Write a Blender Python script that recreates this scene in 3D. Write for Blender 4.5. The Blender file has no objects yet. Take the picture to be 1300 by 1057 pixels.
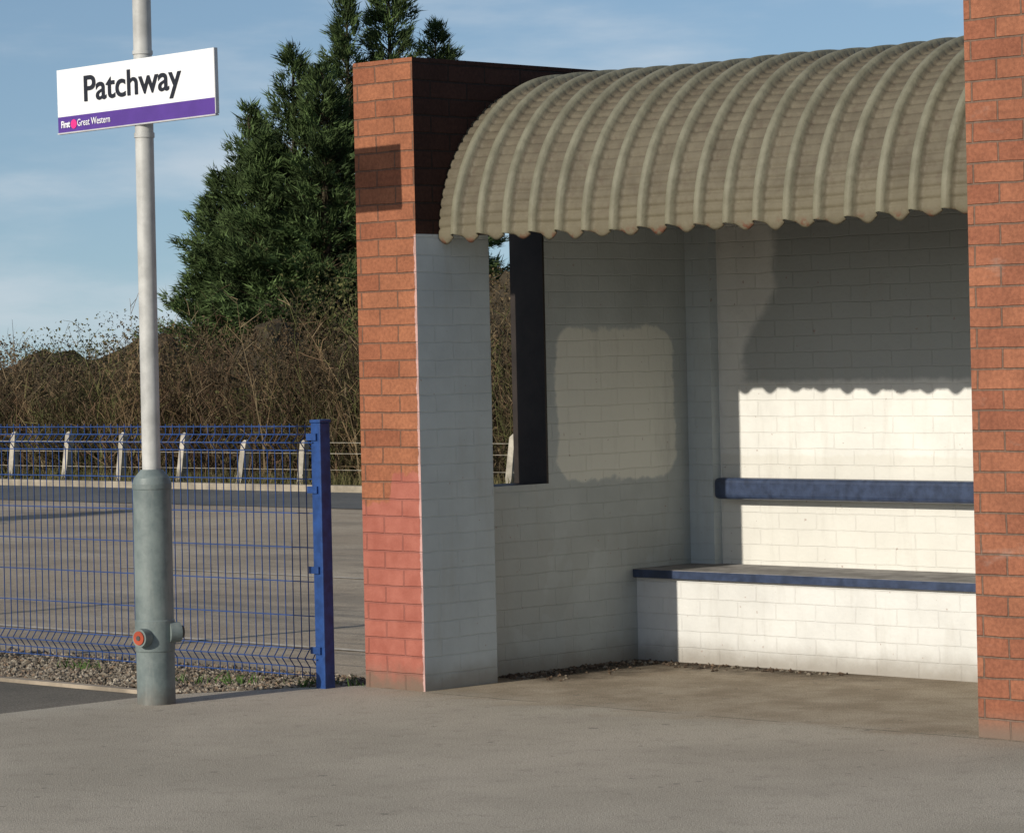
import bpy, math, random
import numpy as np
from mathutils import Matrix, Vector
random.seed(4); rng=np.random.default_rng(4)
sc=bpy.context.scene
sc.view_settings.view_transform='Standard'; sc.view_settings.look='None'; sc.view_settings.exposure=0
col=sc.collection
# ------------------------------------------------------------------ frame of the station building
ANG=math.atan2(-.6944,.7195)
F=Matrix.Translation((-.3966,13.74,0))@Matrix.Rotation(ANG,4,'Z')   # local x = along platform, y = away from track
SUN_EL=math.radians(20.3)
SUN_PLAN=Vector((.7310,.6823,0)).normalized()

# ------------------------------------------------------------------ node helper
class G:
    def __init__(s,name,rough=.8,spec=.3,metal=0):
        s.m=bpy.data.materials.new(name); s.m.use_nodes=True; s.nt=s.m.node_tree
        s.b=s.nt.nodes['Principled BSDF']; s.b.inputs['Roughness'].default_value=rough
        s.b.inputs['Specular IOR Level'].default_value=spec; s.b.inputs['Metallic'].default_value=metal
        s.tc=s.nt.nodes.new('ShaderNodeTexCoord'); s.obj=s.tc.outputs['Object']; s.uv=s.tc.outputs['UV']
        sp=s.nt.nodes.new('ShaderNodeSeparateXYZ'); s.nt.links.new(s.obj,sp.inputs[0]); s.x,s.y,s.z=sp.outputs
    def put(s,sock,v):
        if isinstance(v,(int,float)): sock.default_value=v
        elif isinstance(v,tuple): sock.default_value=v if len(v)==4 or sock.type=='VECTOR' else (*v,1)
        else: s.nt.links.new(v,sock)
    def math(s,op,a,b=0.0,c=0.0):
        n=s.nt.nodes.new('ShaderNodeMath'); n.operation=op
        s.put(n.inputs[0],a); s.put(n.inputs[1],b); s.put(n.inputs[2],c); return n.outputs[0]
    def ramp(s,x,lo,hi,a=0.0,b=1.0):
        n=s.nt.nodes.new('ShaderNodeMapRange'); n.interpolation_type='SMOOTHSTEP'
        s.put(n.inputs[0],x); n.inputs[1].default_value=lo; n.inputs[2].default_value=hi
        n.inputs[3].default_value=a; n.inputs[4].default_value=b; return n.outputs[0]
    def mix(s,f,a,b,mode='MIX'):
        n=s.nt.nodes.new('ShaderNodeMix'); n.data_type='RGBA'; n.blend_type=mode
        s.put(n.inputs[0],f); s.put(n.inputs[6],a); s.put(n.inputs[7],b); return n.outputs[2]
    def noise(s,scale,detail=4,rough=.6,vec=None,st=None):
        n=s.nt.nodes.new('ShaderNodeTexNoise'); n.inputs['Scale'].default_value=scale
        n.inputs['Detail'].default_value=min(detail,5); n.inputs['Roughness'].default_value=rough
        v=vec if vec is not None else s.obj
        if st:
            mp=s.nt.nodes.new('ShaderNodeMapping'); mp.inputs['Scale'].default_value=st
            s.nt.links.new(v,mp.inputs[0]); v=mp.outputs[0]
        s.nt.links.new(v,n.inputs['Vector']); return n.outputs[0]
    def brick(s,c1,c2,cm,mortar=.005,wob=1.0):
        nz=s.nt.nodes.new('ShaderNodeTexNoise'); nz.inputs['Scale'].default_value=9; nz.inputs['Detail'].default_value=4
        s.nt.links.new(s.uv,nz.inputs['Vector'])
        vm=s.nt.nodes.new('ShaderNodeVectorMath'); vm.operation='MULTIPLY_ADD'; s.nt.links.new(nz.outputs['Color'],vm.inputs[0])
        vm.inputs[1].default_value=(.012*wob,.009*wob,0); s.nt.links.new(s.uv,vm.inputs[2])
        n=s.nt.nodes.new('ShaderNodeTexBrick'); s.nt.links.new(vm.outputs[0],n.inputs['Vector'])
        s.put(n.inputs['Color1'],c1); s.put(n.inputs['Color2'],c2); s.put(n.inputs['Mortar'],cm)
        n.inputs['Scale'].default_value=1; n.inputs['Mortar Size'].default_value=mortar
        n.inputs['Mortar Smooth'].default_value=.6; n.inputs['Bias'].default_value=0
        n.inputs['Brick Width'].default_value=.225; n.inputs['Row Height'].default_value=.075
        return n.outputs['Color'],n.outputs['Fac']
    def bump(s,h,dist=.005,strength=1,prev=None):
        n=s.nt.nodes.new('ShaderNodeBump'); n.inputs['Distance'].default_value=dist; n.inputs['Strength'].default_value=strength
        s.put(n.inputs['Height'],h)
        if prev is not None: s.nt.links.new(prev,n.inputs['Normal'])
        s.nt.links.new(n.outputs[0],s.b.inputs['Normal']); return n.outputs[0]
    def color(s,c): s.put(s.b.inputs['Base Color'],c); return s.m
    def mul(s,*a):
        r=a[0]
        for k in a[1:]: r=s.math('MULTIPLY',r,k)
        return r
    def inv(s,a): return s.math('SUBTRACT',1.0,a)

def simple(name,c,rough=.7,spec=.3,var=.25,scale=12,bump=0,metal=0):
    g=G(name,rough,spec,metal); n=g.noise(scale,6)
    d=tuple(k*(1-var) for k in c); l=tuple(min(1,k*(1+var)) for k in c)
    g.color(g.mix(g.ramp(n,.3,.7),d,l))
    if bump: g.bump(g.noise(scale*6,4),bump)
    return g.m

def brickmat(name,c1,c2,cm,kind='plain'):
    g=G(name,.9,.15)
    c,f=g.brick(c1,c2,cm)
    n1=g.noise(5,5); n2=g.noise(60,4)
    c=g.mix(1.0,c,g.mix(g.ramp(n1,.25,.75),(.80,.78,.78),(1.10,1.07,1.04)),'MULTIPLY')
    c=g.mix(g.ramp(n2,.3,.7),c,g.mix(1.0,c,(.72,.72,.74),'MULTIPLY'))
    wob=g.math('MULTIPLY',g.math('SUBTRACT',g.noise(14,4),.5),.12)
    if kind=='pillar':
        zz=g.math('ADD',g.z,wob)
        lim=g.ramp(g.x,-.2,-.17,.80,.935)
        m=g.inv(g.ramp(g.math('SUBTRACT',zz,lim),-.01,.01))
        pc=g.mix(g.ramp(g.noise(9,5),.3,.7),(.30,.095,.07),(.39,.14,.105))
        pc=g.mix(g.math('MULTIPLY',f,.3),pc,(.2,.09,.08))
        c=g.mix(g.math('MULTIPLY',m,.9),c,pc)
        c=g.mix(g.inv(g.ramp(zz,0.0,.13)),c,(.17,.12,.09))
        e=g.mul(g.ramp(g.math('ADD',g.x,g.math('MULTIPLY',wob,.3)),-.014,-.010),g.inv(g.ramp(g.z,1.95,1.965)))
        c=g.mix(g.math('MULTIPLY',e,.75),c,(.58,.38,.35))
    if kind=='pier':
        st=g.ramp(g.noise(3.2,6,.65,st=(1,1,2.5)),.58,.72)
        c=g.mix(g.math('MULTIPLY',st,.28),c,(.40,.32,.27))
        c=g.mix(g.inv(g.ramp(g.z,0.0,.12)),c,(.18,.13,.1))
    g.color(c)
    h=g.math('ADD',g.math('MULTIPLY',f,-1.0),g.math('MULTIPLY',g.noise(90,5),.8))
    g.bump(h,.0042)
    return g.m

def paintmat(name,base,kind='plain'):
    g=G(name,.6,.25)
    c,f=g.brick((1,1,1),(.98,.98,.98),(.965,.962,.95),.0035,1.4)
    n=g.noise(3,6)
    p=g.mix(g.ramp(n,.3,.7),tuple(k*.86 for k in base),base)
    p=g.mix(g.ramp(g.noise(2.6,4),.35,.62,.1,1.0),p,g.mix(1.0,p,c,'MULTIPLY'))
    wob=g.math('MULTIPLY',g.math('SUBTRACT',g.noise(10,5),.5),.09)
    if kind=='side':
        y=g.math('ADD',g.y,wob); z=g.math('ADD',g.z,wob)
        qx=g.math('MAXIMUM',g.math('SUBTRACT',g.math('ABSOLUTE',g.math('SUBTRACT',y,1.445)),.31),0.0)
        qz=g.math('MAXIMUM',g.math('SUBTRACT',g.math('ABSOLUTE',g.math('SUBTRACT',z,1.20)),.25),0.0)
        d=g.math('SQRT',g.math('ADD',g.math('MULTIPLY',qx,qx),g.math('MULTIPLY',qz,qz)))
        m=g.inv(g.ramp(d,.085,.108))
        p=g.mix(g.math('MULTIPLY',m,.92),p,g.mix(1.0,(.74,.73,.64),c,'MULTIPLY'))
        m2=g.mul(g.ramp(g.noise(2.3,3),.5,.53),g.inv(g.ramp(g.z,.55,.7)))
        p=g.mix(g.math('MULTIPLY',m2,.4),p,(.36,.37,.345))
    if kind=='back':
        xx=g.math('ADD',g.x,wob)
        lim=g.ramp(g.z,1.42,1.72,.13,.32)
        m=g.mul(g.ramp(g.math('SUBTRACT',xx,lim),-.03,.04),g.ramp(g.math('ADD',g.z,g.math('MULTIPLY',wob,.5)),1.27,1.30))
        p=g.mix(g.math('MULTIPLY',m,.85),p,g.mix(1.0,(.34,.365,.36),c,'MULTIPLY'))  # shade under the canopy, painted as a darker patch in the wall colour
        m3=g.mul(g.inv(g.ramp(g.math('ADD',g.z,g.math('MULTIPLY',wob,.6)),.93,.95)),g.ramp(g.noise(1.4,3),.3,.4))
        p=g.mix(g.math('MULTIPLY',m3,.45),p,(.58,.56,.49))
    st=g.ramp(g.noise(9,6,.7,st=(1,1,.18)),.5,.8)
    p=g.mix(g.math('MULTIPLY',st,.35),p,(.38,.36,.31))
    p=g.mix(g.math('MULTIPLY',g.inv(g.ramp(g.math('ADD',g.z,wob),0.0,.14)),.75),p,(.22,.19,.15))
    ch=g.ramp(g.noise(38,3,.5),.72,.745)
    p=g.mix(g.math('MULTIPLY',ch,.6),p,(.30,.2,.16))
    g.color(p)
    h=g.math('ADD',g.math('MULTIPLY',f,-1.0),g.math('MULTIPLY',g.noise(45,4),1.3))
    g.bump(h,.0016)
    return g.m

OR=(.375,.155,.082); OR2=(.29,.11,.06); MO=(.20,.115,.078)
M_pillar=brickmat('brick_pillar',OR,OR2,MO,'pillar')
M_pier=brickmat('brick_pier',(.365,.155,.088),(.285,.112,.067),(.20,.135,.10),'pier')
M_dark=brickmat('brick_dark',(.065,.032,.024),(.045,.023,.018),(.035,.026,.022))
M_brown=simple('brown_paint',(.024,.018,.015),.6)
M_side=paintmat('painted_brick_side',(.46,.49,.475),'side')
M_white=paintmat('painted_brick_white',(.52,.57,.58))
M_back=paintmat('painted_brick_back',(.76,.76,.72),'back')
M_bench=paintmat('painted_brick_bench',(.68,.68,.65))
M_blue=simple('blue_gloss_paint',(.034,.05,.095),.35,.5,.3,20,.0006)
M_conc=simple('seat_concrete',(.24,.23,.22),.8,.2,.3,9,.001)

# ------------------------------------------------------------------ mesh helpers
def link(o,parent=None,frame=None):
    col.objects.link(o)
    if parent: o.parent=parent
    if frame is not None: o.matrix_world=frame
    return o
def empty(name,M):
    e=bpy.data.objects.new(name,None); e.empty_display_size=.2; col.objects.link(e); e.matrix_world=M; return e
def box(name,x0,x1,y0,y1,z0,z1,mats,parent=None,frame=None,bevel=0,sub=None):
    v=[(x,y,z) for x in (x0,x1) for y in (y0,y1) for z in (z0,z1)]
    fs={'-x':(0,1,3,2),'+x':(4,6,7,5),'-y':(0,4,5,1),'+y':(2,3,7,6),'-z':(0,2,6,4),'+z':(1,5,7,3)}
    me=bpy.data.meshes.new(name); me.from_pydata(v,[],list(fs.values()))
    if not isinstance(mats,dict): mats={'d':mats}
    ml=[]
    for i,k in enumerate(fs):
        m=mats.get(k,mats['d'])
        if m not in ml: ml.append(m); me.materials.append(m)
        me.polygons[i].material_index=ml.index(m)
    uv=me.uv_layers.new(name='UVMap')
    for i,k in enumerate(fs):
        for li in me.polygons[i].loop_indices:
            x,y,z=me.vertices[me.loops[li].vertex_index].co
            uv.data[li].uv=(y,z) if k[1]=='x' else ((x,z) if k[1]=='y' else (x,y))
    o=bpy.data.objects.new(name,me); link(o,parent,frame)
    if bevel:
        b=o.modifiers.new('b','BEVEL'); b.width=bevel; b.segments=3
    return o
class Bld:
    def __init__(s): s.v=[];s.f=[];s.c=[];s.n=0;s.fm=[]
    def add(s,v,f,c=None,m=0):
        v=np.asarray(v,float); f=np.asarray(f,int)
        s.v.append(v); s.f.append((f+s.n)); s.n+=len(v); s.fm.append((len(f),m))
        if c is not None:
            c=np.asarray(c,float); 
            if c.ndim==1: c=np.tile(c,(len(v),1))
            s.c.append(c)
    def bar(s,p,q,r,n=4,c=None,r2=None,m=0,cap=True):
        p=np.array(p,float);q=np.array(q,float);d=q-p;d/=max(np.linalg.norm(d),1e-9)
        a=np.cross(d,(0,0,1) if abs(d[2])<.9 else (1,0,0));a/=np.linalg.norm(a);b=np.cross(d,a)
        r2=r if r2 is None else r2
        t=np.arange(n)*2*math.pi/n+math.pi/4
        ring=np.outer(np.cos(t),a)+np.outer(np.sin(t),b)
        V=np.vstack([p+ring*r,q+ring*r2])
        fs=[(i,(i+1)%n,n+(i+1)%n,n+i) for i in range(n)]
        s.add(V,fs,c,m)
        if cap and n>4:
            s._cap(V[:n],c,m,True); s._cap(V[n:],c,m,False)
    def _cap(s,V,c,m,fl):
        ce=V.mean(0); n=len(V); VV=np.vstack([V,ce])
        s.add(VV,[(i,n,(i+1)%n,(i+1)%n) if not fl else ((i+1)%n,n,i,i) for i in range(n)],c,m)
    def obj(s,name,mats,parent=None,frame=None,smooth=False):
        me=bpy.data.meshes.new(name)
        faces=[]
        for f in s.f:
            for q in f.tolist():
                if len(q)==4 and q[2]==q[3]: q=q[:3]
                faces.append(q)
        me.from_pydata(np.vstack(s.v).tolist(),[],faces)
        if s.c:
            at=me.color_attributes.new('Col','FLOAT_COLOR','POINT')
            c=np.vstack(s.c); c=np.hstack([c,np.ones((len(c),1))]); at.data.foreach_set('color',c.ravel())
        if not isinstance(mats,list): mats=[mats]
        for m in mats: me.materials.append(m)
        if len(mats)>1:
            idx=np.concatenate([np.full(n,m) for n,m in s.fm]); me.polygons.foreach_set('material_index',idx.astype(np.int32))
        if smooth: me.polygons.foreach_set('use_smooth',np.ones(len(me.polygons),dtype=bool))
        o=bpy.data.objects.new(name,me); return link(o,parent,frame)
def sheet(name,pts,z,mat,frame=F):
    me=bpy.data.meshes.new(name); me.from_pydata([(x,y,z) for x,y in pts],[],[tuple(range(len(pts)))])
    me.materials.append(mat); o=bpy.data.objects.new(name,me); return link(o,None,frame)

# ------------------------------------------------------------------ ground
def asphalt(name,a,b,kind=''):
    g=G(name,.95,.1)
    big=g.ramp(g.noise(.7,6,.6),.35,.68); fine=g.ramp(g.noise(140,3,.75),.3,.7)
    mid=g.noise(9,6,.7)
    c=g.mix(big,a,b)
    c=g.mix(g.ramp(mid,.5,.75,0,.5),c,tuple(k*.65 for k in a))
    if kind=='plat':
        w=g.math('MULTIPLY',g.math('SUBTRACT',g.noise(6,6,.7),.5),.7)
        w2=g.math('MULTIPLY',g.math('SUBTRACT',g.noise(2.2,6,.65),.5),.9)
        ins=g.mul(g.ramp(g.math('ADD',g.y,w2),-.22,.12),g.ramp(g.x,-.2,-.1))
        fl=g.mix(g.ramp(g.noise(2.5,6,.7),.35,.65),(.28,.225,.16),(.42,.355,.27))
        c=g.mix(g.math('MULTIPLY',ins,.85),c,fl)
        wj=g.math('MULTIPLY',g.math('SUBTRACT',g.noise(3,5),.5),.05)
        j=g.mul(g.inv(g.ramp(g.math('ABSOLUTE',g.math('ADD',g.y,g.math('ADD',wj,.02))),.003,.010)),g.ramp(g.x,0,.1),g.ramp(g.noise(3,3),.42,.5))
        c=g.mix(g.math('MULTIPLY',j,.6),c,(.09,.075,.06))
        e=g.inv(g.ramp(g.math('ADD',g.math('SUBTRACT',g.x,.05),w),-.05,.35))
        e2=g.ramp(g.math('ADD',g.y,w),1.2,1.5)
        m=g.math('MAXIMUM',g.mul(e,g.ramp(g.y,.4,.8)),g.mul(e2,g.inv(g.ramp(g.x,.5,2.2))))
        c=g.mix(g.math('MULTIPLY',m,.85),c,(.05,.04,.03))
        sp=g.ramp(g.noise(13,1,.3),.745,.76)
        c=g.mix(g.math('MULTIPLY',sp,.4),c,(.09,.085,.08))
    c=g.mix(1.0,c,g.mix(fine,(.60,.60,.60),(1.34,1.32,1.28)),'MULTIPLY')
    if kind=='park':
        s=g.ramp(g.noise(.35,7,.65,st=(1,3,1)),.48,.62)
        c=g.mix(g.math('MULTIPLY',s,.5),c,(.17,.15,.125))
        s=g.ramp(g.noise(1.1,7,.75,st=(1,2.5,1)),.56,.66)
        c=g.mix(g.math('MULTIPLY',s,.4),c,(.12,.105,.09))
    g.color(c); g.bump(g.noise(220,3),.004); return g.m
M_plat=asphalt('platform_asphalt',(.36,.325,.265),(.45,.405,.335),'plat')
M_plat2=asphalt('old_asphalt',(.14,.13,.11),(.21,.19,.16))
M_park=asphalt('car_park_asphalt',(.35,.29,.22),(.44,.375,.29),'park')
M_road=asphalt('road_asphalt',(.12,.125,.125),(.17,.17,.165))
M_earth=asphalt('rough_earth',(.10,.085,.05),(.15,.14,.07))
M_grav0=asphalt('gravel_bed',(.12,.10,.078),(.18,.155,.12))
sheet('ground',[(-900,-900),(900,-900),(900,900),(-900,900)],-.03,M_earth,Matrix())
sheet('car_park',[(-70,.1),(30,.1),(30,13.95),(-70,13.95)],-.018,M_park)
sheet('road',[(-70,11.4),(30,11.4),(30,13.9),(-70,13.9)],-.013,M_road)
sheet('platform',[(-.9,-14),(14,-14),(14,2.3),(-.42,2.3),(-.42,0.03),(-.55,-.1),(-.9,-.72)],0,M_plat)
sheet('platform_old_surface',[(-30,-14),(-.9,-14),(-.9,-.72),(-30,-.72)],-.005,M_plat2)
sheet('gravel_strip_bed',[(-30,-.67),(-.87,-.67),(-.5,-.05),(-.425,.03),(-.425,.16),(-30,.16)],-.012,M_grav0)
M_line=simple('faded_white_paint',(.50,.45,.37),.9,.1,.3,14)
for i,(y,x0,x1) in enumerate([(1.25,-5,-.6),(4.8,-8,1)]):
    sheet('parking_line',[(x0,y),(x1,y),(x1,y+.06),(x0,y+.06)],-.0135,M_line)
M_kerb=simple('kerb_concrete',(.30,.25,.19),.9,.2,.3,5,.002)
M_kerb2=simple('far_kerb_concrete',(.27,.235,.18),.9,.2,.35,3,.002)
box('edging_kerb',-30,-.9,-.72,-.67,-.05,.012,M_kerb,None,F,.004)
box('far_kerb',-70,30,13.95,14.09,-.05,.055,M_kerb2,None,F,.01)

def pebbles(name,n,gen,smin,smax,cols):
    B=Bld(); base=np.array([(1,0,0),(-1,0,0),(0,1,0),(0,-1,0),(0,0,1),(0,0,-1)],float)
    fc=np.array([(0,2,4),(2,1,4),(1,3,4),(3,0,4),(2,0,5),(1,2,5),(3,1,5),(0,3,5)])
    P=gen(n); V=[];C=[];Fc=[]
    for i in range(n):
        s=random.uniform(smin,smax)*np.array([random.uniform(.7,1.3),random.uniform(.7,1.3),random.uniform(.45,.9)])
        a=random.uniform(0,6.28); R=np.array([[math.cos(a),-math.sin(a),0],[math.sin(a),math.cos(a),0],[0,0,1]])
        v=(base*s+rng.normal(0,.12,(6,3))*s)@R.T+P[i]; V.append(v); Fc.append(fc+6*i)
        k=random.choice(cols); C.append(np.tile(np.array(k)*random.uniform(.7,1.2),(6,1)))
    B.add(np.vstack(V),np.vstack(Fc),np.vstack(C)); return B
def vcol(name,rough=.85,spec=.2):
    g=G(name,rough,spec); a=g.nt.nodes.new('ShaderNodeAttribute'); a.attribute_name='Col'
    g.color(a.outputs['Color']); return g.m
M_v=vcol('stone_colours')
def gen(n):
    out=[]
    while len(out)<n:
        x=random.uniform(-4.2,-.44); y=random.uniform(-.66,.3)
        if y< -.66+ (x+.87)*1.7: continue
        out.append((x,y,-.006+random.uniform(0,.008)))
    return np.array(out)
B=pebbles('g',9000,gen,.006,.016,[(.22,.185,.14),(.16,.135,.10),(.31,.27,.21),(.11,.09,.07),(.22,.16,.11)])
B.obj('gravel',M_v,None,F)
def gen2(n):
    out=[]
    for i in range(n):
        if i%3: out.append((-.16+abs(random.gauss(0,.12)),random.uniform(.6,1.5),.003))
        else: out.append((random.uniform(-.1,1.1),1.53-abs(random.gauss(0,.07)),.003))
    return np.array(out)
B=pebbles('d',420,gen2,.004,.014,[(.07,.05,.035),(.13,.09,.06),(.2,.17,.13)])
B.obj('dirt_and_dead_leaves',M_v,None,F)

# ------------------------------------------------------------------ shelter
S=empty('platform_shelter',F)
def sb(name,*a,**k):
    return box(name,*a,parent=S,**k)
T=2.718
sb('pillar_lower',-.369,0,0,.445,-.03,1.96,{'d':M_pillar,'+x':M_white,'-x':M_pillar})
sb('pillar_upper',-.369,0,0,.445,1.96,T,{'d':M_pillar,'+x':M_dark})
sb('side_wall_under_window',-.369,-.168,.445,.974,-.03,.847,{'d':M_pillar,'+x':M_side,'+z':M_brown})
sb('side_wall',-.369,-.168,.974,2.2,-.03,2.15,{'d':M_pillar,'+x':M_side,'-y':M_dark})
sb('side_wall_top',-.369,0,.445,2.2,2.15,T,{'d':M_dark,'-x':M_pillar})
sb('window_reveal_trim',-.372,-.166,.962,.974,.847,2.15,M_brown)
sb('corner_pilaster',-.168,-.019,1.95,2.007,.425,2.45,M_white)
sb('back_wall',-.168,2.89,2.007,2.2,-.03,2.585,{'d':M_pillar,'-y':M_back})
sb('right_pier',2.89,3.259,0,.445,-.03,T+.02,{'d':M_pier})
sb('right_side_wall',2.89,3.259,.445,2.2,-.03,T,{'d':M_pier,'-x':M_white})
sb('bench_base',-.168,2.89,1.56,2.007,0,.385,M_bench)
sb('bench_seat',-.166,2.888,1.53,2.005,.385,.425,{'d':M_blue,'+z':M_conc},bevel=.004)
sb('backrest_rail',.02,2.888,1.90,1.978,.735,.835,M_blue,bevel=.022)
for x in (.25,1.1,1.95,2.7): sb('rail_bracket',x-.02,x+.02,1.976,2.007,.76,.81,M_blue)
# canopy
g=G('canopy_sheet',.65,.3)
P=.152
fr=g.math('FRACT',g.math('DIVIDE',g.x,P))
rib=g.mul(g.ramp(fr,.63,.70),g.inv(g.ramp(fr,.90,.97)))
pan=g.mix(g.ramp(g.noise(7,6,.7),.3,.7),(.088,.074,.050),(.125,.108,.074))
pan=g.mix(g.math('MULTIPLY',g.ramp(g.noise(25,5,.7),.5,.72),.45),pan,(.068,.045,.032))
rc=g.mix(g.ramp(g.noise(11,5),.3,.7),(.135,.128,.088),(.19,.182,.13))
c=g.mix(rib,pan,rc)
c=g.mix(g.math('MULTIPLY',g.inv(g.ramp(g.z,1.93,2.15)),.4),c,(.165,.145,.09))
c=g.mix(g.mul(g.ramp(g.noise(16,4),.5,.6),g.inv(g.ramp(g.z,1.915,1.955))),c,(.12,.05,.028))
g.color(c); g.bump(g.noise(40,4),.003); M_can=g.m
nu=int(2.885/P*18); us=np.linspace(.004,2.887,nu)
arc=np.linspace(0,math.pi/2,170)
def prof(u):
    f=(u/P)%1.0
    x=np.interp(f,[0,.58,.72,.86,1],[0,0,1,1,0]); return x*x*(3-2*x)
h=prof(us); R=.70; vs=[]
sag=.006*np.sin(us*2.1+1)+.004*np.sin(us*5.3)
wave=.017*np.cos(2*math.pi*(us/P-.79))*(1+.25*np.sin(us*11))
for i,a in enumerate(arc):
    s=a*R
    cr=max(0,math.cos(2*math.pi*s/.046))**2*.008
    jit=.003*np.sin(us*9+s*7)
    r=R+h*.030-(1-h)*cr+jit*.4
    y=.834-r*math.cos(a); z=1.933+sag+r*math.sin(a)
    if i<4: z=z+(wave-.006)*(1-i/4.0)
    vs.append(np.stack([us,y,z],1))
for y in np.linspace(.9,2.2,10):
    vs.append(np.stack([us,np.full_like(us,y),2.633+h*.030-(y-.834)*.01],1))
V=np.vstack(vs); fs=[]
for i in range(len(vs)-1):
    a=np.arange(nu-1)+i*nu; fs.append(np.stack([a,a+1,a+1+nu,a+nu],1))
B=Bld(); B.add(V,np.vstack(fs)); o=B.obj('curved_canopy',M_can,S,None,True)
m=o.modifiers.new('s','SOLIDIFY'); m.thickness=.003; m.offset=-1
sb('canopy_bearer',.002,2.888,.20,.26,2.12,2.20,M_brown)

# ------------------------------------------------------------------ lamp post and sign
PX,PY=-1.522,13.50
M_pole=simple('galvanised_paint_pole',(.43,.43,.41),.5,.4,.2,7,.0008)
g=G('grey_green_post_paint',.5,.4)
c=g.mix(g.ramp(g.noise(6,5,.7),.35,.65),(.12,.15,.148),(.185,.22,.21))
c=g.mix(g.math('MULTIPLY',g.ramp(g.noise(12,5,.7,st=(1,1,.2)),.52,.7),.45),c,(.28,.29,.265))
c=g.mix(g.math('MULTIPLY',g.inv(g.ramp(g.math('ADD',g.z,g.math('MULTIPLY',g.noise(20,4),.12)),.05,.16)),.7),c,(.12,.10,.08))
g.color(c); g.bump(g.noise(50,4),.001); M_sleeve=g.m
M_red=simple('red_cap',(.36,.065,.03),.5)
M_steel=simple('dark_steel',(.06,.06,.06),.5,.4)
B=Bld()
def lathe(B,prof,x,y,n=32,m=0):
    for (r0,z0),(r1,z1) in zip(prof[:-1],prof[1:]):
        t=np.arange(n)*2*math.pi/n
        V=np.vstack([np.stack([x+r0*np.cos(t),y+r0*np.sin(t),np.full(n,z0)],1),np.stack([x+r1*np.cos(t),y+r1*np.sin(t),np.full(n,z1)],1)])
        B.add(V,[(i,(i+1)%n,n+(i+1)%n,n+i) for i in range(n)],None,m)
lathe(B,[(.081,0),(.081,.22),(.084,.225),(.084,.35),(.081,.355),(.081,.90),(.083,.905),(.083,.925),(.075,.95),(.045,.985)],PX,PY,m=1)
lathe(B,[(.039,.975),(.039,3.4),(.032,5.6)],PX,PY,m=0)
lathe(B,[(.043,2.38),(.043,2.40)],PX,PY,m=0); lathe(B,[(.043,2.73),(.043,2.745)],PX,PY,m=0)
B.bar((PX-.03,PY-.07,.285),(PX-.055,PY-.105,.285),.038,20,m=1)
B.bar((PX-.055,PY-.105,.285),(PX-.058,PY-.109,.285),.029,20,m=2)
B.bar((PX-.058,PY-.109,.285),(PX-.060,PY-.112,.285),.011,6,m=3)
B.bar((PX+.06,PY-.03,.30),(PX+.105,PY-.01,.30),.045,20,m=1,r2=.042)
B.bar((PX+.105,PY-.01,.30),(PX+.118,PY-.004,.30),.03,16,m=3,r2=.026)
B.bar((PX,PY,5.55),(PX+.5,PY-.5,5.75),.03,10)
B.bar((PX+.45,PY-.45,5.73),(PX+.95,PY-.95,5.80),.10,10,r2=.07)
o=B.obj('lamp_post',[M_pole,M_sleeve,M_red,M_steel],smooth=True)
m=o.modifiers.new('e','EDGE_SPLIT'); m.split_angle=math.radians(35)
PL=Vector((-1.921,13.84,2.4235)); PR=Vector((-1.177,13.125,2.439)); ex=(PR-PL).normalized(); ez=Vector((0,0,1)); ey=ez.cross(ex).normalized(); ez=ex.cross(ey)
FS=Matrix(((ex.x,ey.x,ez.x,PL.x),(ex.y,ey.y,ez.y,PL.y),(ex.z,ey.z,ez.z,PL.z),(0,0,0,1)))
SG=empty('station_name_sign',FS)
M_sw=simple('sign_white_enamel',(.76,.77,.78),.35,.5,.05,3)
M_pu=simple('sign_purple',(.085,.035,.24),.35,.5,.08)
M_bk=simple('sign_lettering_black',(.012,.012,.018),.4,.4,.0)
M_wt=simple('sign_lettering_white',(.8,.8,.82),.4,.4,.0)
M_pk=simple('sign_pink',(.75,.03,.22),.4,.4,.0)
M_al=simple('aluminium',(.45,.45,.46),.4,.5,.1)
L=(PR-PL).length;HH=.277
box('board_white',0,L,-.012,0,.074,HH,{'d':M_sw,'+y':M_al},SG)
box('board_purple_band',0,L,-.012,0,.006,.074,{'d':M_pu,'+y':M_al},SG)
box('board_bottom_edge',-.002,L+.002,-.015,.004,0,.006,M_al,SG)
box('board_side_edge',L,L+.005,-.014,.004,0.008,HH,M_al,SG)
def text(name,body,x0,x1,zb,hgt,mat,bold=.0):
    cu=bpy.data.curves.new(name,'FONT'); cu.body=body; cu.size=1; cu.offset=bold; cu.extrude=.001
    cu.materials.append(mat); o=bpy.data.objects.new(name,cu); col.objects.link(o)
    bpy.context.view_layer.update()
    d=o.dimensions.copy(); bb=[Vector(b) for b in o.bound_box]; mx=min(b.x for b in bb)
    sx=(x1-x0)/d.x; sy=hgt/.70
    o.parent=SG
    o.matrix_parent_inverse=Matrix()
    o.matrix_basis=Matrix.Translation((x0-mx*sx,-.0145,zb))@Matrix.Rotation(math.radians(90),4,'X')@Matrix.Diagonal((sx,sy,1,1))
text('lettering_station_name','Patchway',.186,.825,.130,.108,M_bk,.014)
text('lettering_operator_bold','First',.025,.085,.027,.028,M_wt,.03)
text('lettering_operator','Great Western',.135,.355,.027,.030,M_wt,.0)
B=Bld(); B.bar((.109,-.012,.038),(.109,-.0145,.038),.020,20); B.obj('roundel',M_pk,SG)

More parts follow.
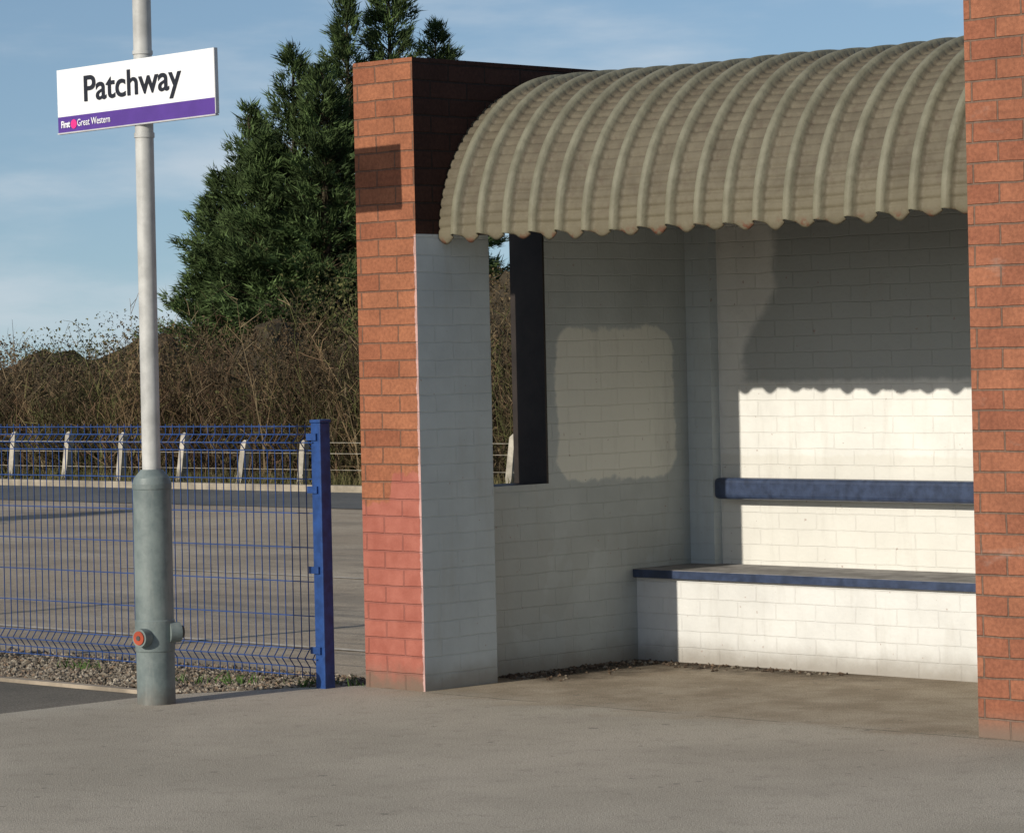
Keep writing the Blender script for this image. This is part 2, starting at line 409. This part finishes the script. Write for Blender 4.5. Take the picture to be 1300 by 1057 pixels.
# ------------------------------------------------------------------ blue mesh fence
M_fb=simple('fence_blue',(.016,.052,.18),.4,.4,.25,20)
FE=empty('mesh_fence',F)
B=Bld(); y0=-.13
zs=[(.04,0),(.085,0),(.125,.03),(.165,0),(1.0,0),(1.035,0),(1.07,.03),(1.105,0),(1.15,0)]
x=-.53
while x>-9.6:
    wv=.006*math.sin(x*1.7)
    for (a,da),(b,db) in zip(zs[:-1],zs[1:]): B.bar((x,y0-da+wv,a),(x,y0-db+wv,b),.0024)
    x-=.05
for z,d in [(.05,0),(.085,0),(.125,.03),(.165,0),(.31,0),(.46,0),(.61,0),(.76,0),(.91,0),(1.035,0),(1.07,.03),(1.105,0),(1.14,0)]:
    for k in range(4):
        B.bar((-.5-2.5*k,y0-d-.005,z+.004*math.sin(k)),(-3.0-2.5*k,y0-d-.005,z-.004),.003)
B.obj('mesh_panels',M_fb,FE)
for k in range(4):
    X=-.487-2.5*k
    box('fence_post',X-.03,X+.03,y0-.03,y0+.03,-.05,1.155,M_fb,FE,bevel=.004)
    box('post_cap',X-.034,X+.034,y0-.034,y0+.034,1.155,1.17,M_fb,FE,bevel=.004)
    for z in (.15,.5,.85,1.08): box('fence_clip',X-.05,X+.012,y0-.040,y0-.030,z,z+.03,M_fb,FE)

# far concrete posts
B=Bld()
for k in range(-6,22):
    X=-16.67+1.06*(-k)+random.uniform(-.06,.06); H=random.uniform(.47,.58); ln=random.uniform(.05,.12)
    if X>-9: continue
    p=np.array((X,14.45,-.05)); q=np.array((X+ln,14.45,H))
    B.bar(p,q,.066,4,r2=.052)
    t=q+np.array((ln*.1,0,.04)); B.bar(q,t,.052,4,r2=.02)
for z in (.2,.38,.5): B.bar((-40,14.42,z),(-9,14.42,z),.003)
B.obj('concrete_post_fence',simple('weathered_concrete',(.36,.33,.27),.9,.2,.35,6),None,F)

# ------------------------------------------------------------------ vegetation
def foliage_mat(name):
    g=G(name,.75,.15); a=g.nt.nodes.new('ShaderNodeAttribute'); a.attribute_name='Col'
    g.color(a.outputs['Color']); return g.m
M_fol=foliage_mat('foliage_colours'); M_twig=foliage_mat('twig_colours')
def Hh(u): return np.interp(u,[-40,-24,-22.8,-22.2,-21.3,-20.3,-19.5,-18.5,-17.5,-16,-14.5,-13,-8],[2.0,2.1,2.3,2.0,2.05,2.5,2.2,2.5,2.95,3.1,2.7,2.25,2.3])
def patch(u,z,w=0):
    """broad brown / olive / dark variation from bush to bush"""
    k=.78+.30*np.sin(u*.9+.8+w)*np.sin(u*2.1+z*.9)+.16*np.sin(u*4.3+z*3.1)
    return np.clip(k,.42,1.15)
def strips(P,Q,w0,w1):
    d=Q-P; r=rng.normal(0,1,P.shape); s=np.cross(d,r); s/=np.maximum(np.linalg.norm(s,axis=1,keepdims=True),1e-6)
    V=np.stack([P-s*w0,P+s*w0,Q+s*w1,Q-s*w1],1).reshape(-1,3)
    f=np.arange(len(P))[:,None]*4+np.array([0,1,2,3]); return V,f
B=Bld()
NS=3600
bu=rng.uniform(-32,-10,NS); bv=15.0+rng.beta(1.0,1.9,NS)*3.2
clump=rng.uniform(-32,-10,60); ci=rng.integers(0,60,NS)
bu=np.where(rng.random(NS)<.65,clump[ci]+rng.normal(0,.35,NS),bu)
hg=Hh(bu)*rng.uniform(.4,.97,NS)*(.84+.16*np.sin(clump[ci]*7))
cp=np.array([(.14,.088,.052),(.19,.13,.07),(.10,.075,.042),(.22,.165,.095),(.105,.11,.04),(.14,.13,.05)])
cc=cp[ci%6]*rng.uniform(.45,1.15,(NS,1))*patch(bu,1.0)[:,None]
pos=np.stack([bu,bv,np.full(NS,-.03)],1); d=np.stack([rng.normal(0,.2,NS),rng.normal(0,.2,NS),np.ones(NS)],1)
for seg in range(4):
    q=pos+d*(hg[:,None]/4.2); V,f=strips(pos,q,.0088-.002*seg,.0070-.002*seg); B.add(V,f,np.repeat(cc,4,0))
    for t in range(5):
        a=pos+(q-pos)*rng.random((NS,1)); dd=rng.normal(0,1,(NS,3))*np.array([.6,.6,.35])+np.array([0,0,.75])
        ln=rng.uniform(.1,.36,(NS,1)); b=a+dd*ln*.6; V,f=strips(a,b,.0042,.003); B.add(V,f,np.repeat(cc*rng.uniform(.8,1.3,(NS,1)),4,0))
        e=b+(dd+rng.normal(0,.4,(NS,3)))*ln*.35; V,f=strips(b,e,.003,.002); B.add(V,f,np.repeat(cc*1.1,4,0))
    pos=q; d=d+np.stack([rng.normal(0,.16,NS),rng.normal(0,.16,NS),rng.uniform(-.12,.05,NS)],1)
NL=95000
lu=rng.uniform(-31,-10,NL); lv=15.1+rng.beta(1.1,1.7,NL)*3.0
bump=.86+.10*np.sin(lu*2.9+lv)*np.sin(lu*1.3)+.05*np.sin(lu*7.1)
lz=Hh(lu)*bump*rng.beta(1.35,1.2,NL)*.95
cl=.5+.5*np.sin(lu*2.3+np.sin(lz*3)*1.5)*np.sin(lv*2+lz*2.2)
c0=np.array((.065,.046,.028)); c1=np.array((.165,.12,.062)); c2=np.array((.078,.095,.027))
cL=c0+(c1-c0)*cl[:,None]; gm=(np.sin(lu*1.1+2)+np.sin(lz*2.5+lu)>.5)[:,None]; cL=np.where(gm,cL*.35+c2*.65,cL)*rng.uniform(.5,1.3,(NL,1))*patch(lu,lz,.4)[:,None]
P0=np.stack([lu,lv,lz],1); a=rng.normal(0,1,(NL,3)); a/=np.linalg.norm(a,axis=1,keepdims=True); b=np.cross(a,rng.normal(0,1,(NL,3))); b/=np.linalg.norm(b,axis=1,keepdims=True)
s=rng.uniform(.010,.027,(NL,1))
V=np.stack([P0-a*s,P0+a*s,P0+b*s*1.2],1).reshape(-1,3); B.add(V,np.arange(NL)[:,None]*3+np.array([0,1,2,2]),np.repeat(cL,3,0))
nu2,nv2=200,9
UU=np.linspace(-36,-8,nu2); rows=[]
for j in range(nv2):
    t=j/(nv2-1); rows.append(np.stack([UU,16.0+t*2.4+.2*np.sin(UU*3),(Hh(UU)*.72*math.sin(math.pi*t)**.5)*(1+.1*np.sin(UU*2.9+j))+rng.normal(0,.07,nu2)-.03],1))
V=np.vstack(rows); f=[]
for j in range(nv2-1):
    k=np.arange(nu2-1)+j*nu2; f.append(np.stack([k,k+1,k+1+nu2,k+nu2],1))
B.add(V,np.vstack(f),np.array((.05,.039,.024)))
B.obj('hedge',M_twig,None,F)
NG=14000
gu=rng.uniform(-31,-10,NG); gv=14.12+rng.beta(1,1.6,NG)*1.6
P0=np.stack([gu,gv,np.full(NG,-.03)],1); Q0=P0+np.stack([rng.normal(0,.05,NG),rng.normal(0,.05,NG),rng.uniform(.05,.22,NG)],1)
V,f=strips(P0,Q0,.007,.001); gc=np.array([(.10,.10,.035),(.15,.125,.06),(.07,.065,.028)])[rng.integers(0,3,NG)]*rng.uniform(.6,1.2,(NG,1))
B=Bld(); B.add(V,f,np.repeat(gc,4,0)); B.obj('verge_grass',M_fol,None,F)
B=Bld()
for (x,y,n) in [(-1.0,-.2,60),(-1.25,-.3,40),(-.62,-.1,30),(-2.2,-.15,40),(-.45,.02,20)]:
    P0=np.stack([rng.normal(x,.07,n),rng.normal(y,.04,n),np.full(n,-.01)],1); Q0=P0+np.stack([rng.normal(0,.025,n),rng.normal(0,.025,n),rng.uniform(.02,.06,n)],1)
    V,f=strips(P0,Q0,.004,.001); B.add(V,f,np.repeat(np.array((.07,.13,.03))*rng.uniform(.6,1.2,(n,1)),4,0))
B.obj('weeds',M_fol,None,F)

def conifer(name,leaders,dens=1.0,size=1.0):
    B=Bld(); BV=[];BC=[];n0=0
    for (X,Y,H,r0,zb) in leaders:
        B.bar((X,Y,-.05),(X,Y,H*.55),.11,8,np.array((.07,.045,.03)),r2=.06,cap=False); B.bar((X,Y,H*.55),(X,Y,H-.15),.06,6,np.array((.06,.05,.03)),r2=.012,cap=False)
        NB=int((60+ 50*H)*dens)
        zt=zb+(H-zb)*(1-rng.random(NB)**.8); zt=np.clip(zt,zb,H-.02)
        rel=(zt-zb)/(H-zb)
        rad=r0*(1-rel**1.5)*rng.uniform(.55,1.2,NB)*(1+.18*np.sin(zt*4+X*3))+.05
        az=rng.uniform(0,2*math.pi,NB); up=.15+.9*rel
        D=np.stack([np.cos(az),np.sin(az),up],1)
        bc=rng.uniform(.5,1.45,NB)
        for k in range(NB):
            p0=np.array((X,Y,zt[k]-rad[k]*up[k]*.75)); Lk=rad[k]
            B.bar(p0,p0+D[k]*Lk*.9,.010,3,np.array((.05,.035,.02)),r2=.003,cap=False)
            ns=int(4+Lk*12); t=np.sqrt(rng.uniform(.12,1.1,ns))
            c=p0+D[k]*Lk*t[:,None]; c[:,2]-=.10*(t*Lk)**2
            side=np.array((-math.sin(az[k]),math.cos(az[k]),0))
            c+=side*(rng.normal(0,.16,ns)*Lk*(1.15-t))[:,None]+rng.normal(0,.03,(ns,3))
            nbd=11
            cen=np.repeat(c,nbd,0); N=len(cen)
            ax=np.repeat(rng.normal(0,.35,(ns,3))+D[k]*1.0,nbd,0)+rng.normal(0,.45,(N,3))*np.array([1,1,.6])
            ax/=np.linalg.norm(ax,axis=1,keepdims=True)
            sd=np.cross(ax,rng.normal(0,1,(N,3))); sd/=np.linalg.norm(sd,axis=1,keepdims=True)
            ln=rng.uniform(.06,.17,(N,1))*size; wd=rng.uniform(.006,.013,(N,1))*size
            st=cen+rng.normal(0,.03,(N,3))
            V=np.stack([st-sd*wd,st+sd*wd,st+ax*ln],1).reshape(-1,3)
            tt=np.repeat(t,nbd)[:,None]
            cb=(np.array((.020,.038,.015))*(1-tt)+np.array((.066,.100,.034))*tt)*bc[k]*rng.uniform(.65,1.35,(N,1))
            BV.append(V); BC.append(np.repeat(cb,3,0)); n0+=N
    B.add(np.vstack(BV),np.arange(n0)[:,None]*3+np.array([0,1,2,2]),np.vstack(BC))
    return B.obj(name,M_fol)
conifer('offscreen_shadow_conifer',[(-2.2,45,6.45,1.3,1.3),(-1.62,45.4,6.95,1.1,1.6),(-.98,45.8,6.15,.95,1.6),(-2.95,44.7,5.75,1.25,1.2),
 (-3.6,44.9,5.0,1.1,1.1),(-4.05,45.2,4.1,.95,1.0),(-.75,46.2,5.0,.7,1.2),(-2.5,44.1,5.5,1.3,1.2),(-3.3,44.2,4.6,1.1,1.0)])
conifer('offscreen_shadow_conifer',[(-11.6,24.0,4.1,.9,.8),(-12.6,22.2,3.9,.8,.8)],.45,1.8)  # unseen conifer added out of view to throw shadow streaks across the car park

# ------------------------------------------------------------------ world, sun, camera
w=bpy.data.worlds.new('World'); sc.world=w; w.use_nodes=True; nt=w.node_tree; bg=nt.nodes['Background']
sky=nt.nodes.new('ShaderNodeTexSky'); sky.sky_type='NISHITA'; sky.sun_disc=False
sky.sun_elevation=SUN_EL; sky.sun_rotation=math.atan2(-SUN_PLAN.x,-SUN_PLAN.y)%(2*math.pi)
sky.air_density=1.0; sky.dust_density=.6; sky.ozone_density=2.2
tc=nt.nodes.new('ShaderNodeTexCoord'); add=nt.nodes.new('ShaderNodeVectorMath'); add.operation='ADD'; add.inputs[1].default_value=(0,0,.095)
nm=nt.nodes.new('ShaderNodeVectorMath'); nm.operation='NORMALIZE'
nt.links.new(tc.outputs['Generated'],add.inputs[0]); nt.links.new(add.outputs[0],nm.inputs[0]); nt.links.new(nm.outputs[0],sky.inputs[0])
mp=nt.nodes.new('ShaderNodeMapping'); mp.inputs['Scale'].default_value=(5,5,22); nt.links.new(tc.outputs['Generated'],mp.inputs[0])
no=nt.nodes.new('ShaderNodeTexNoise'); no.inputs['Scale'].default_value=1.4; no.inputs['Detail'].default_value=7; no.inputs['Roughness'].default_value=.55; nt.links.new(mp.outputs[0],no.inputs['Vector'])
mr=nt.nodes.new('ShaderNodeMapRange'); mr.interpolation_type='SMOOTHSTEP'; mr.inputs[1].default_value=.42; mr.inputs[2].default_value=.72; mr.inputs[4].default_value=.6; nt.links.new(no.outputs[0],mr.inputs[0])
mx=nt.nodes.new('ShaderNodeMix'); mx.data_type='RGBA'; nt.links.new(mr.outputs[0],mx.inputs[0]); nt.links.new(sky.outputs[0],mx.inputs[6]); mx.inputs[7].default_value=(6.0,6.5,7.0,1)
nt.links.new(mx.outputs[2],bg.inputs[0]); bg.inputs[1].default_value=.108
sl=bpy.data.lights.new('sun','SUN'); sl.energy=4.2; sl.angle=math.radians(.5); sl.color=(1,.92,.80)
so=bpy.data.objects.new('sun',sl); col.objects.link(so)
dv=Vector((SUN_PLAN.x*math.cos(SUN_EL),SUN_PLAN.y*math.cos(SUN_EL),-math.sin(SUN_EL)))
so.rotation_euler=dv.to_track_quat('-Z','Y').to_euler(); so.location=(-20,-20,20)
cam=bpy.data.cameras.new('camera'); co=bpy.data.objects.new('camera',cam); col.objects.link(co)
th=.0215
co.matrix_world=Matrix(((math.cos(th),math.sin(th),0,0),(0,0,-1,0),(-math.sin(th),math.cos(th),0,1.44),(0,0,0,1)))
cam.sensor_width=36; cam.lens=36*4071/1300; cam.shift_y=-80/1300; cam.shift_x=.0013
cam.clip_start=.1; cam.clip_end=3000
sc.camera=co
